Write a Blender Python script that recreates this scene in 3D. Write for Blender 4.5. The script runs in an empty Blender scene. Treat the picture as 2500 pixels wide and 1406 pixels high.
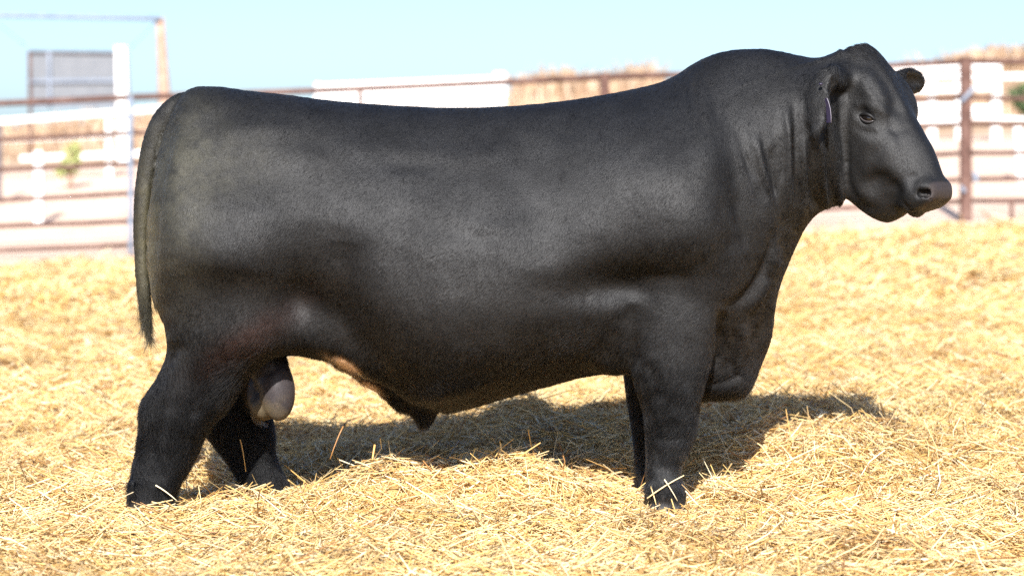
import bpy, math, random
import numpy as np

# ------------------------------------------------------------------ camera, sky, sun, exposure
SC = bpy.context.scene
COL = SC.collection
F_PX, CX, VH = 6250.0, 1250.0, 380.0      # focal length in photo pixels, principal column, horizon row
DIST, EYE = 8.0, 1.07                      # camera to bull's mid plane, camera height above the straw

cam_data = bpy.data.cameras.new('camera')
cam = bpy.data.objects.new('camera', cam_data)
COL.objects.link(cam)
cam.location = (0.0, -DIST, EYE)
cam.rotation_euler = (math.radians(90), 0, 0)
cam_data.sensor_width = 36.0
cam_data.lens = 36.0 * F_PX / 2500.0
cam_data.shift_y = -(703.0 - VH) / 2500.0
cam_data.clip_start = 0.1
cam_data.clip_end = 4000.0
cam_data.dof.use_dof = True
cam_data.dof.focus_distance = DIST - 0.32
cam_data.dof.aperture_fstop = 2.8
SC.camera = cam

SUN_EL, SUN_AZ = math.radians(34), math.radians(3)    # azimuth: how far the light travels to the right while going away
world = bpy.data.worlds.new('World')
SC.world = world
world.use_nodes = True
wn = world.node_tree
sky = wn.nodes.new('ShaderNodeTexSky')
sky.sky_type = 'NISHITA'
sky.sun_disc = False
sky.sun_elevation = SUN_EL
sky.sun_rotation = math.pi + SUN_AZ
sky.air_density = 0.8
sky.dust_density = 3.0
sky.ozone_density = 4.2
sky.altitude = 1200.0
wn.nodes['Background'].inputs['Strength'].default_value = 0.088
wn.links.new(sky.outputs['Color'], wn.nodes['Background'].inputs['Color'])

sun_data = bpy.data.lights.new('sun', 'SUN')
sun_data.energy = 5.0
sun_data.angle = math.radians(0.53)
sun_data.color = (1.0, 0.968, 0.93)
sun = bpy.data.objects.new('sun', sun_data)
COL.objects.link(sun)
sun_dir = np.array([math.sin(SUN_AZ) * math.cos(SUN_EL), math.cos(SUN_AZ) * math.cos(SUN_EL), -math.sin(SUN_EL)])
from mathutils import Vector
sun.rotation_euler = Vector(sun_dir).to_track_quat('-Z', 'Y').to_euler()
sun.location = (-3, -6, 9)

SC.view_settings.view_transform = 'Standard'
SC.view_settings.look = 'None'
SC.view_settings.gamma = 1.0
SC.view_settings.use_curve_mapping = False
SC.view_settings.exposure = 1.25
SC.render.engine = 'CYCLES'
SC.cycles.max_bounces = 8
SC.cycles.diffuse_bounces = 7
SC.cycles.use_denoising = False
SC.cycles.sample_clamp_indirect = 6.0
SC.cycles.use_adaptive_sampling = True
SC.cycles.adaptive_threshold = 0.012
SC.cycles_curves.shape = 'RIBBONS'

# ------------------------------------------------------------------ helpers
RNG = np.random.default_rng(7)

def P(u, v, y=0.0):
    """world point that the camera sees at photo pixel (u, v) when it stands at depth y behind the bull's mid plane"""
    k = (DIST + y) / F_PX
    return np.array([(u - CX) * k, y, EYE - (v - VH) * k])

def pchip(xs, ys):
    xs = np.asarray(xs, float); ys = np.asarray(ys, float)
    h = np.diff(xs); d = np.diff(ys, axis=0) / (h if ys.ndim == 1 else h[:, None])
    m = np.zeros_like(ys)
    m[0], m[-1] = d[0], d[-1]
    a, b = d[:-1], d[1:]
    hh = h if ys.ndim == 1 else h[:, None]
    w1 = 2 * hh[1:] + hh[:-1]; w2 = hh[1:] + 2 * hh[:-1]
    with np.errstate(divide='ignore', invalid='ignore'):
        mm = (w1 + w2) / (w1 / a + w2 / b)
    m[1:-1] = np.where(a * b > 0, mm, 0.0)
    def f(x):
        x = np.clip(np.asarray(x, float), xs[0], xs[-1])
        i = np.clip(np.searchsorted(xs, x, side='right') - 1, 0, len(xs) - 2)
        t = (x - xs[i]) / h[i]
        hi = h[i]
        if ys.ndim == 2:
            t = t[..., None]; hi = hi[..., None]
        return ((2*t**3 - 3*t**2 + 1) * ys[i] + (t**3 - 2*t**2 + t) * hi * m[i]
                + (-2*t**3 + 3*t**2) * ys[i+1] + (t**3 - t**2) * hi * m[i+1])
    return f

def vnoise(x, y, seed=0):
    """smooth 2-D value noise, about -1..1"""
    x = np.asarray(x, float); y = np.asarray(y, float)
    xi = np.floor(x).astype(np.int64); yi = np.floor(y).astype(np.int64)
    fx = x - xi; fy = y - yi
    fx = fx*fx*fx*(fx*(fx*6-15)+10); fy = fy*fy*fy*(fy*(fy*6-15)+10)
    def hsh(a, b):
        n = (a * 374761393 + b * 668265263 + seed * 974634777) & 0xffffffff
        n = ((n ^ (n >> 13)) * 1274126177) & 0xffffffff
        n = n ^ (n >> 16)
        return (n & 0xffff) / 32767.5 - 1.0
    return ((hsh(xi, yi) * (1-fx) + hsh(xi+1, yi) * fx) * (1-fy)
            + (hsh(xi, yi+1) * (1-fx) + hsh(xi+1, yi+1) * fx) * fy)

def mesh_np(name, verts, faces, smooth=False):
    """faces: (n,3) or (n,4) int array"""
    me = bpy.data.meshes.new(name)
    verts = np.ascontiguousarray(verts, dtype=np.float32)
    faces = np.ascontiguousarray(faces, dtype=np.int32)
    n, k = faces.shape
    me.vertices.add(len(verts)); me.vertices.foreach_set('co', verts.ravel())
    me.loops.add(n * k); me.loops.foreach_set('vertex_index', faces.ravel())
    me.polygons.add(n)
    me.polygons.foreach_set('loop_start', np.arange(0, n * k, k, dtype=np.int32))
    me.polygons.foreach_set('loop_total', np.full(n, k, dtype=np.int32))
    if smooth:
        me.polygons.foreach_set('use_smooth', np.ones(n, dtype=bool))
    me.update(calc_edges=True)
    return me

def link(name, data, mat=None, parent=None, label=None, cat=None, group=None, kind=None, loc=None):
    o = bpy.data.objects.new(name, data)
    COL.objects.link(o)
    if mat is not None and data is not None:
        if len(data.materials) == 0:
            data.materials.append(mat)
    if parent is not None:
        o.parent = parent
    if label: o['label'] = label
    if cat: o['category'] = cat
    if group: o['group'] = group
    if kind: o['kind'] = kind
    if loc is not None: o.location = loc
    return o

class Nodes:
    def __init__(self, name):
        self.m = bpy.data.materials.new(name)
        self.m.use_nodes = True
        self.t = self.m.node_tree
        self.b = self.t.nodes['Principled BSDF']
        self.out = self.t.nodes['Material Output']
    def n(self, kind, **kw):
        nd = self.t.nodes.new(kind)
        for k, v in kw.items():
            if k.startswith('i_'):
                key = k[2:].replace('_', ' ')
                nd.inputs[key].default_value = v
            else:
                setattr(nd, k, v)
        return nd
    def l(self, a, b):
        self.t.links.new(a, b)
    def ramp(self, fac, stops):
        r = self.t.nodes.new('ShaderNodeValToRGB')
        e = r.color_ramp.elements
        while len(e) < len(stops): e.new(0.5)
        for el, (p, c) in zip(e, stops):
            el.position = p; el.color = (*c, 1)
        self.l(fac, r.inputs['Fac'])
        return r.outputs['Color']
    def noise(self, scale, detail=4, rough=0.55, coord='Object', vec=None):
        tc = self.t.nodes.new('ShaderNodeTexCoord')
        nz = self.t.nodes.new('ShaderNodeTexNoise')
        nz.inputs['Scale'].default_value = scale
        nz.inputs['Detail'].default_value = detail
        nz.inputs['Roughness'].default_value = rough
        self.l(vec if vec is not None else tc.outputs[coord], nz.inputs['Vector'])
        return nz.outputs['Fac']
    def bump(self, height, strength=0.3, dist=0.01):
        b = self.t.nodes.new('ShaderNodeBump')
        b.inputs['Strength'].default_value = strength
        b.inputs['Distance'].default_value = dist
        self.l(height, b.inputs['Height'])
        self.l(b.outputs['Normal'], self.b.inputs['Normal'])
# ------------------------------------------------------------------ terrain
def sstep(x, a, b):
    t = np.clip((np.asarray(x, float) - a) / (b - a), 0, 1); return t*t*(3-2*t)

def terrain(x, D):
    """ground height at x, D metres in front of the camera; the yard falls level towards the camera and climbs to a bank behind"""
    x = np.asarray(x, float); D = np.asarray(D, float)
    xc = np.clip(x, -30, 30)
    z24 = .238 + .041 * np.clip(x, -9, 9)
    z36 = 1.12 + .034 * np.clip(x, -16, 16)
    z60 = 2.30 + .060 * xc
    z = -.02 + 0 * x
    z = z + (z24 - z) * sstep(D, 9.5, 23)
    z = z + (z36 - z) * sstep(D, 23, 38)
    z = z + (z60 - z) * sstep(D, 42, 60)
    z = z + (1.0 - z) * sstep(D, 66, 240)
    # yard unevenness
    near = sstep(D, 14, 9)
    z = z + near * (.036 * vnoise(x/.75, D/.75, 1) + .026 * vnoise(x/.3+9, D/.3, 2) + .010 * vnoise(x/.13, D/.13, 5))
    z = z + (1-near) * sstep(D, 24, 14) * (.07 * vnoise(x/1.7, D/1.7, 4) + .03 * vnoise(x/.6, D/.6, 6))
    # bedding heaped up behind the bull, trodden down round the legs
    z = z + (.125 + .05 * vnoise(x/.24, D/.24, 12) + .03 * vnoise(x/.1, D/.1, 13)) * np.exp(-.5*(((D-9.7)/.8)**2)) * sstep(x, -.9, .5)
    z = z + .055 * np.exp(-.5*(((x+.42)/.26)**2 + ((D-8.15)/.20)**2))
    z = z + .045 * np.exp(-.5*(((x-.15)/.22)**2 + ((D-8.05)/.16)**2))
    z = z + .090 * np.exp(-.5*(((x-.98)/.34)**2 + ((D-8.45)/.28)**2))
    for fx, fd in ((.47, 7.78), (-1.12, 7.79), (.44, 8.2), (-.78, 8.2)):
        w = np.exp(-.5*(((x-fx)/.16)**2 + ((D-fd)/.16)**2))
        z = z * (1-w) + (-.016) * w
    # far bank is rough with weeds
    z = z + .22 * sstep(D, 46, 58) * sstep(D, 75, 62) * vnoise(x/3.1, D/5, 8)
    return z

def graded(lo, hi, mid0, mid1, fine, growth=1.13):
    a = list(np.arange(mid0, mid1, fine))
    st = fine; p = a[-1]
    while p < hi:
        st *= growth; p += st; a.append(p)
    st = fine; p = mid0; b = []
    while p > lo:
        st *= growth; p -= st; b.append(p)
    return np.array(b[::-1] + a)

gxs = graded(-900, 900, -3.6, 3.6, .07)
gds = graded(-30, 2500, 5.6, 12.0, .06, 1.045)
GX, GD = np.meshgrid(gxs, gds, indexing='ij')
GZ = terrain(GX, GD)
nx_, nd_ = GX.shape
iv = np.arange(nx_*nd_).reshape(nx_, nd_)
gf = np.stack([iv[:-1, :-1], iv[1:, :-1], iv[1:, 1:], iv[:-1, 1:]], -1).reshape(-1, 4)

def ground_mat():
    m = Nodes('dusty_yard')
    tc = m.n('ShaderNodeTexCoord')
    sep = m.n('ShaderNodeSeparateXYZ'); m.l(tc.outputs['Object'], sep.inputs['Vector'])
    big = m.noise(.35, 5, .6); fine = m.noise(9, 6, .7); mid = m.noise(2.2, 4, .6)
    dirt = m.ramp(mid, [(.3, (.56,.40,.30)), (.55, (.64,.475,.365)), (.75, (.70,.54,.43))])
    chaff = m.ramp(fine, [(.3, (.25,.14,.05)), (.5, (.43,.27,.10)), (.7, (.60,.42,.18))])
    dry = m.ramp(big, [(.3, (.31,.21,.13)), (.55, (.39,.27,.175)), (.75, (.46,.335,.23))])
    # bedding ends a little before the fence, the bank begins well behind it
    def edge(src, lo, hi, wob):
        ad = m.n('ShaderNodeMath', operation='MULTIPLY_ADD'); m.l(mid, ad.inputs[0]); ad.inputs[1].default_value = wob; m.l(src, ad.inputs[2])
        r = m.n('ShaderNodeMapRange'); r.inputs['From Min'].default_value = lo; r.inputs['From Max'].default_value = hi
        m.l(ad.outputs[0], r.inputs['Value']); return r.outputs['Result']
    e1 = edge(sep.outputs['Y'], 13.6, 14.6, 1.6)
    e2 = edge(sep.outputs['Y'], 33, 41, 6.0)
    def mix(f, a, b):
        x = m.n('ShaderNodeMix', data_type='RGBA'); m.l(f, x.inputs['Factor']); m.l(a, x.inputs['A']); m.l(b, x.inputs['B']); return x.outputs['Result']
    col = mix(e2, mix(e1, chaff, dirt), dry)
    m.l(col, m.b.inputs['Base Color'])
    m.b.inputs['Roughness'].default_value = .95
    m.b.inputs['Specular IOR Level'].default_value = .1
    m.bump(fine, .6, .02)
    return m.m
ground = link('ground', mesh_np('ground', np.stack([GX, GD - DIST, GZ], -1).reshape(-1, 3), gf, True), ground_mat(), kind='structure')
# ------------------------------------------------------------------ the bull: one implicit surface, meshed by surface nets
S = DIST / F_PX                       # metres per photo pixel in the mid plane
VOX = 0.0068
X0, X1, Y0, Y1, Z0, Z1 = -1.24, 1.44, -0.47, 0.45, -0.07, 1.47
gx = np.arange(X0, X1, VOX, dtype=np.float32)
gy = np.arange(Y0, Y1, VOX, dtype=np.float32)
gz = np.arange(Z0, Z1, VOX, dtype=np.float32)
FLD = np.full((len(gx), len(gy), len(gz)), 9.0, dtype=np.float32)

def box_of(lo, hi):
    sl = []
    for g, a, b in zip((gx, gy, gz), lo, hi):
        i0 = int(np.clip(np.searchsorted(g, a), 0, len(g))); i1 = int(np.clip(np.searchsorted(g, b), 0, len(g)))
        sl.append(slice(i0, max(i1, i0)))
    return tuple(sl)

def grid_of(sl):
    return gx[sl[0]][:, None, None], gy[sl[1]][None, :, None], gz[sl[2]][None, None, :]

def blend(sl, d, k, cut=False):
    a = FLD[sl]
    if cut:
        h = np.clip(0.5 - 0.5 * (a + d) / k, 0, 1)      # smooth subtraction of d
        FLD[sl] = a * (1 - h) - d * h + k * h * (1 - h)
    else:
        h = np.clip(0.5 + 0.5 * (a - d) / k, 0, 1)
        FLD[sl] = a * (1 - h) + d * h - k * h * (1 - h)

def rotm(axis_x=None, axis_z=None):
    """rows = local axes; axis_x is the long axis"""
    x = np.array(axis_x, float); x /= np.linalg.norm(x)
    z = np.array(axis_z if axis_z is not None else (0, -1, 0), float)
    z = z - x * (z @ x); z /= np.linalg.norm(z)
    return np.array([x, np.cross(z, x), z])

def ell(c, r, k=0.03, R=None, cut=False):
    c = np.asarray(c, float); r = np.asarray(r, float)
    pad = max(2.5 * k, 0.03); m = r.max() + pad
    if R is None:
        lo, hi = c - r - pad, c + r + pad
    else:
        ext = np.sqrt(((R * r[:, None]) ** 2).sum(0)) + pad
        lo, hi = c - ext, c + ext
    sl = box_of(lo, hi); X, Y, Z = grid_of(sl)
    dx, dy, dz = X - c[0], Y - c[1], Z - c[2]
    if R is not None:
        dx, dy, dz = (R[0,0]*dx+R[0,1]*dy+R[0,2]*dz, R[1,0]*dx+R[1,1]*dy+R[1,2]*dz, R[2,0]*dx+R[2,1]*dy+R[2,2]*dz)
    k0 = np.sqrt((dx/r[0])**2 + (dy/r[1])**2 + (dz/r[2])**2)
    k1 = np.sqrt((dx/r[0]**2)**2 + (dy/r[1]**2)**2 + (dz/r[2]**2)**2) + 1e-6
    blend(sl, (k0 * (k0 - 1) / k1).astype(np.float32), k, cut)

def cone(a, b, ra, rb, k=0.03, cut=False):
    a = np.asarray(a, float); b = np.asarray(b, float)
    r = max(ra, rb) + max(2.5 * k, 0.03)
    sl = box_of(np.minimum(a, b) - r, np.maximum(a, b) + r); X, Y, Z = grid_of(sl)
    ba = b - a; L2 = ba @ ba
    t = np.clip(((X-a[0])*ba[0] + (Y-a[1])*ba[1] + (Z-a[2])*ba[2]) / L2, 0, 1)
    d = np.sqrt((X-a[0]-t*ba[0])**2 + (Y-a[1]-t*ba[1])**2 + (Z-a[2]-t*ba[2])**2) - (ra + (rb-ra)*t)
    blend(sl, d.astype(np.float32), k, cut)

def chain(pts, rad, k=0.02):
    for i in range(len(pts) - 1):
        cone(pts[i], pts[i+1], rad[i], rad[i+1], k)

# --- trunk and neck: a loft along x whose upper and lower outline is the bull's own
TOP = [(374,592),(378,485),(388,395),(404,322),(426,266),(447,232),(470,216),(495,211),(530,212),(600,221),(700,232),(800,245),
       (900,254),(1000,260),(1080,263),(1150,263),(1250,259),(1350,250),(1450,236),(1550,217),(1610,202),(1650,184),(1690,158),
       (1730,138),(1770,126),(1810,121),(1855,120),(1905,127),(1950,137),(1985,142),(2020,137),(2052,132)]
BOT = [(374,600),(379,680),(388,735),(404,785),(450,815),(520,825),(620,835),(700,843),(750,838),(800,842),(850,858),(900,893),
       (950,935),(1000,970),(1050,992),(1095,1000),(1150,989),(1250,960),(1350,934),(1430,915),(1480,909),(1530,908),(1600,919),
       (1680,947),(1735,961),(1785,957),(1812,941),(1833,908),(1852,878),(1874,830),(1886,780),(1893,735),(1903,695),(1918,655),
       (1940,603),(1965,554),(1990,524),(2012,511),(2052,498)]
TT = np.array([0, .17, .33, .5, .67, .83, 1.0])
WID = {  # half width against height, bottom .. top
  374: [.06,.07,.08,.085,.08,.07,.06],   384: [.14,.17,.19,.19,.18,.15,.12],  400: [.17,.22,.25,.25,.235,.19,.13],
  430: [.19,.28,.32,.305,.27,.215,.16], 480: [.19,.31,.36,.345,.295,.245,.20],   560: [.19,.315,.375,.36,.31,.275,.25],
  650: [.18,.29,.36,.36,.32,.295,.28], 740: [.20,.295,.345,.355,.33,.305,.29],  820: [.24,.325,.365,.37,.34,.31,.28],
  950: [.32,.39,.415,.40,.36,.315,.27], 1100:[.35,.42,.44,.42,.37,.315,.26], 1250:[.35,.42,.44,.42,.37,.315,.25],
  1400:[.32,.39,.42,.415,.38,.325,.24], 1520:[.27,.34,.385,.405,.39,.335,.23], 1620:[.20,.27,.345,.395,.395,.33,.21],
  1700:[.16,.23,.31,.37,.375,.31,.20], 1780:[.13,.19,.26,.315,.325,.275,.19], 1850:[.11,.17,.225,.265,.275,.245,.18],
  1920:[.10,.155,.20,.23,.235,.215,.17], 1975:[.09,.14,.175,.195,.195,.175,.14], 2015:[.08,.12,.14,.15,.15,.14,.11], 2052:[.03,.04,.05,.05,.05,.05,.04]}
ux = gx / S + CX
ztop = EYE - (pchip(*zip(*TOP))(ux) - VH) * S
zbot = EYE - (pchip(*zip(*BOT))(ux) - VH) * S
prof = pchip(list(WID), list(WID.values()))(ux)            # (nx, 7)
def sm1(a, n=2):
    for _ in range(n):
        a = np.concatenate([a[:1], (a[:-2] + 2*a[1:-1] + a[2:]) / 4, a[-1:]])
    return a
prof = sm1(prof, 6)
ycen = pchip([300, 1750, 1900, 2080], [0, 0, -0.012, -0.035])(ux)

# broad relief of the side: muscle bulges and hollows (photo px, px, px, px, degrees, metres)
BUMPS = [(1610,430,125,150,0,.036),(1680,560,80,80,0,.030),(1480,688,95,34,-6,-.052),(1590,695,70,32,10,-.034),
         (758,722,48,48,-20,-.036),(610,640,85,90,0,.034),(700,560,80,90,0,.012),(860,600,120,70,10,-.008),(520,560,120,180,8,.036),(440,640,70,130,0,.014),
         (1050,520,170,110,0,.020),(950,690,130,90,0,-.006),(640,318,60,36,0,.024),(560,300,60,30,0,-.010),
         (520,400,120,40,0,.006),(880,370,200,26,0,.008),(1340,420,55,170,6,-.018),(1770,420,24,190,-8,-.018),
         (1830,250,110,80,0,.018),(1940,420,60,170,0,.012),(1240,600,90,26,24,.010),(1170,575,100,20,20,-.009),
         (1000,400,110,18,6,-.006),(1120,400,120,16,-12,.006),(655,800,60,30,40,-.014),
         (700,860,50,40,0,.0),(1700,330,50,110,14,.010),(1450,840,110,60,0,-.012),(1080,930,120,24,-8,.012)]
U2 = ux[:, None]; V2 = (VH - (gz - EYE) / S)[None, :]
relief = np.zeros((len(gx), len(gz)), dtype=np.float32)
for (u, v, su, sv, ang, amp) in BUMPS:
    c, s = math.cos(math.radians(ang)), math.sin(math.radians(ang))
    a = (U2 - u) * c + (V2 - v) * s; b = -(U2 - u) * s + (V2 - v) * c
    relief += (amp * np.exp(-0.5 * ((a/su)**2 + (b/sv)**2))).astype(np.float32)

hgt = np.maximum(ztop - zbot, 0.004)
t2 = (gz[None, :] - zbot[:, None]) / hgt[:, None]
m2 = np.empty_like(t2)
tf = np.clip(t2, 0, 1)
for i in range(len(gx)):
    m2[i] = pchip(TT, prof[i])(tf[i])
PEXP = 2.5
m2 = np.maximum(m2 + relief, 0.03)
vert = np.abs(2 * t2 - 1) ** PEXP
inside_x = (ux >= 374) & (ux <= 2052)
f = (np.abs(gy[None, :, None] - ycen[:, None, None]).astype(np.float32) / m2[:, None, :].astype(np.float32)) ** PEXP
f += vert[:, None, :].astype(np.float32)
f = f ** np.float32(1 / PEXP) - 1.0
gr = np.gradient(f, VOX)
g = np.sqrt(gr[0]**2 + gr[1]**2 + gr[2]**2)
del gr
d = np.clip(f / np.maximum(g, 0.8), -0.6, 0.6)
d = np.maximum(d, (0.6 * np.maximum(zbot[:, None] - gz[None, :], gz[None, :] - ztop[:, None]))[:, None, :].astype(np.float32))
d[~inside_x] = 0.5
# rounded closing planes at both ends of the loft
d = np.maximum(d, (374 * S - CX * S) - gx[:, None, None])
FLD[:] = np.minimum(FLD, d)
del f, g, d

# --- legs: lofts along z   (v, u left, u right, half depth, depth)
def leg(rows, k, v_end):
    rows = sorted(rows)
    v, a, b, hy, cy = map(np.array, zip(*rows))
    kz = (DIST + cy) / F_PX
    zs = EYE - (v - VH) * kz
    cx = ((a + b) / 2 - CX) * kz; hx = (b - a) / 2 * kz
    tab = pchip(zs[::-1], np.stack([cx, hx, cy, hy], 1)[::-1])
    lo = np.array([ (cx-hx).min()-.12, (cy-hy).min()-.12, zs.min()-.06 ]); hi = np.array([(cx+hx).max()+.12, (cy+hy).max()+.12, zs.max()+.02])
    sl = box_of(lo, hi); X, Y, Z = grid_of(sl)
    q = tab(gz[sl[2]])
    CXx, HX, CYy, HY = [q[:, i][None, None, :] for i in range(4)]
    dx, dy = X - CXx, Y - CYy
    e = 2.3
    r = (np.abs(dx/HX)**e + np.abs(dy/HY)**e) ** (1/e) + 1e-6
    gr = np.sqrt((np.abs(dx/HX)**(e-1)/HX)**2 + (np.abs(dy/HY)**(e-1)/HY)**2) / r**(e-1) + 1e-6
    d = (r - 1) / gr
    d = np.maximum(d, (zs.min() - Z)) ; d = np.maximum(d, Z - zs.max())
    blend(sl, d.astype(np.float32), k)

NF, FF, NH, FH = -0.215, 0.205, -0.205, 0.20
# near fore leg
leg([(640,1540,1735,.10,-.20),(700,1534,1752,.115,-.215),(760,1533,1760,.115,NF),(820,1534,1752,.112,NF),(880,1536,1738,.108,NF),(930,1546,1722,.10,NF),
     (965,1560,1712,.09,NF),(1000,1571,1705,.078,NF),(1040,1577,1700,.070,NF),(1070,1579,1692,.064,NF),(1100,1580,1680,.056,NF),
     (1135,1580,1664,.050,NF),(1160,1581,1660,.052,NF),(1185,1581,1668,.060,NF),(1205,1580,1670,.060,NF),(1222,1576,1672,.052,NF),(1250,1574,1678,.062,NF)], .045, 1250)
# far fore leg
leg([(700,1500,1700,.10,.20),(780,1505,1710,.11,FF),(860,1515,1700,.105,FF),(930,1526,1680,.095,FF),(990,1536,1664,.075,FF),(1040,1544,1652,.068,FF),
     (1090,1550,1640,.055,FF),(1130,1553,1632,.05,FF),(1160,1553,1636,.058,FF),(1185,1548,1642,.06,FF),(1200,1546,1650,.062,FF)], .045, 1200)
# near hind leg
leg([(540,410,610,.13,-.17),(620,388,680,.182,-.188),(700,388,706,.178,-.192),(770,400,700,.162,-.198),(830,409,676,.143,NH),(880,403,634,.122,NH),(920,386,606,.105,NH),
     (960,362,580,.095,NH),(990,349,558,.088,NH),(1020,345,530,.082,NH),(1060,341,502,.072,NH),(1100,335,482,.064,NH),
     (1140,327,462,.060,NH),(1180,320,440,.062,NH),(1205,317,430,.066,NH),(1225,314,432,.064,NH),(1245,312,440,.066,NH)], .05, 1245)
# far hind leg
leg([(600,430,640,.10,.17),(700,430,690,.125,.19),(800,445,680,.125,.2),(880,452,668,.11,FH),(940,455,662,.10,FH),(990,462,660,.09,FH),
     (1030,482,664,.082,FH),(1065,510,668,.072,FH),(1100,538,668,.064,FH),(1130,560,676,.06,FH),(1155,576,688,.06,FH),(1180,588,700,.062,FH),(1205,588,712,.062,FH)], .05, 1205)
# hoof clefts
for (u, v, cy, tilt) in ((1632,1228,NF,8),(392,1232,NH,0)):
    a = P(u-8, v-40, cy-.075); b = P(u+tilt, v+20, cy-.055)
    cone(a, b, .004, .010, .012, cut=True)
# dewclaws
for (u, v, cy) in ((1588,1192,NF-.045),(325,1186,NH-.05)):
    ell(P(u, v, cy), (.016,.014,.020), .012)

# --- elbow, shoulder point, stifle, hock
ell(P(1552, 800, -.205), (.04,.035,.075), .07)
ell(P(1730, 640, -.235), (.10,.08,.12), .07)
# flank folds: skin running from stifle to belly
for s in (-1, 1):
    cone(P(640, 795, s*.175), P(750, 803, s*.165), .070, .040, .13)
    cone(P(750, 803, s*.165), P(890, 868, s*.165), .038, .040, .13)
# armpit skin between elbow and chest
cone(P(1500, 860, -.17), P(1540, 800, -.24), .06, .04, .06)
# sheath and navel
chain([P(700, 812, 0), P(770, 838, 0), P(840, 874, 0), P(915, 920, 0), P(990, 964, 0), P(1035, 985, 0)], [.034,.030,.032,.036,.044,.050], .02)
cone(P(1034, 980, -.01), P(1036, 1010, -.01), .044, .028, .02)
cone(P(1036, 1010, -.01), P(1035, 1024, -.01), .026, .023, .01)
# scrotum
cone(P(652, 840, -.02), P(655, 905, -.03), .060, .058, .03)
ell(P(676, 950, -.055), (.056,.060,.098), .022, rotm((1,0,.10),(0,0.05,1)))
ell(P(642, 962, .03), (.050,.052,.085), .020, rotm((1,0,.0),(0.0,0.0,1)))
ell(P(648, 992, -.01), (.046,.055,.042), .016)
# brisket fold hanging between the fore legs
cone(P(1715, 925, -.02), P(1790, 915, -.02), .048, .040, .07)
cone(P(1790, 915, -.02), P(1835, 815, -.01), .040, .042, .07)

# --- tail
tailp = [(520,262,0,.050),(460,262,-.005,.048),(416,285,-.008,.044),(381,340,-.012,.037),(362,410,-.018,.032),(350,490,-.022,.028),(346,570,-.026,.025),
         (347,650,-.032,.022),(352,720,-.035,.019),(357,770,-.035,.014),(365,815,-.035,.006)]
tq = pchip(np.arange(len(tailp)), np.array(tailp))(np.linspace(0, len(tailp)-1, 44))
chain([P(u, v, y) for u, v, y, r in tq], [q_[3] for q_ in tq], .004)

# --- head: a loft along its own axis, turned towards the camera
YAW = math.radians(40)
HD = math.radians(57)
e_f = np.array([math.cos(YAW), -math.sin(YAW), 0.0])       # horizontal heading of the head
e_l = np.array([-math.sin(YAW), -math.cos(YAW), 0.0])      # towards the head's near side
e_z = np.array([0, 0, 1.0])
ax_a = math.cos(HD) * e_f - math.sin(HD) * e_z             # poll to muzzle
ax_n = math.sin(HD) * e_f + math.cos(HD) * e_z             # out of the face
HO = P(2107, 113, -.02)
def HPT(s, h, lat=0.0):
    """head point: s, h in photo pixels along the head axis and out of the face, lat in metres to the near side"""
    return HO + ax_a * s * S + ax_n * h * S + e_l * lat
HST = [(-4,-26,-66,.055),(6,-4,-95,.078),(24,13,-132,.098),(60,25,-175,.116),(110,28,-220,.124),(160,25,-246,.124),(210,21,-250,.116),(260,22,-250,.106),(300,23,-232,.098),
       (335,19,-206,.090),(365,13,-172,.083),(388,7,-134,.080),(402,0,-112,.078),(413,-11,-96,.070),(423,-25,-82,.056),(433,-44,-64,.028)]
hs = np.array(HST, float)
htab = pchip(hs[:, 0] * S, hs[:, 1:] * np.array([S, S, 1.0]))
lo = HO + np.array([-.42, -.45, -.72]); hi = HO + np.array([.42, .25, .16])
sl = box_of(lo, hi); X, Y, Z = grid_of(sl)
ps = (X-HO[0])*ax_a[0] + (Y-HO[1])*ax_a[1] + (Z-HO[2])*ax_a[2]
ph = (X-HO[0])*ax_n[0] + (Y-HO[1])*ax_n[1] + (Z-HO[2])*ax_n[2]
pl = (X-HO[0])*e_l[0] + (Y-HO[1])*e_l[1] + (Z-HO[2])*e_l[2]
q = htab(ps)
hc = (q[..., 0] + q[..., 1]) / 2; hh = (q[..., 0] - q[..., 1]) / 2
tn = (ph - hc) / hh                                        # -1 throat .. 1 face
wprof = pchip([-1.3,-1,-.6,-.1,.3,.7,1,1.3], [.70,.74,.84,.97,1.04,.98,.84,.80])(tn)
wl = q[..., 2] * wprof
rr = (np.abs(tn)**2.4 + np.abs(pl / wl)**2.4) ** (1/2.4)
fh = rr - 1
gr = np.gradient(fh, VOX); g = np.sqrt(sum(a*a for a in gr))
dh = np.clip(fh / np.maximum(g, 1.5), -.3, .3)
dh = np.maximum(dh, ps - 433 * S); dh = np.maximum(dh, -4 * S - ps)
blend(sl, dh.astype(np.float32), .04)
RH = np.array([ax_a, e_l, ax_n])
# poll knob, brows, cheek, jaw, muzzle
ell(HPT(24, -28), (.040,.070,.046), .035, RH)
for s in (1, -1):
    ell(HPT(140, -6, s*.086), (.075,.030,.032), .04, RH)         # brow ridge
    ell(HPT(245, -125, s*.078), (.13,.032,.12), .05, RH)         # cheek muscle
    ell(HPT(212, -60, s*.096), (.055,.020,.03), .03, RH)         # cheekbone under the eye
    ell(HPT(310, -160, s*.048), (.085,.035,.045), .04, RH)       # jaw
    ell(HPT(401, -31, s*.046), (.038,.036,.042), .022, RH)       # nostril wing
    ell(HPT(390, -62, s*.054), (.046,.030,.045), .025, RH)       # upper lip
    ell(HPT(345, -100, s*.103), (.045,.016,.030), .04, RH, cut=True)  # hollow before the cheek
    ell(HPT(70, -45, s*.128), (.03,.016,.03), .03, RH, cut=True)      # temple
ell(HPT(328, -163, 0), (.09,.05,.045), .04, RH)
ell(HPT(405, -41, 0), (.034,.056,.046), .024, RH)                # nose pad
ell(HPT(395, -92, 0), (.046,.045,.023), .018, RH)                # lower lip and chin
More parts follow.
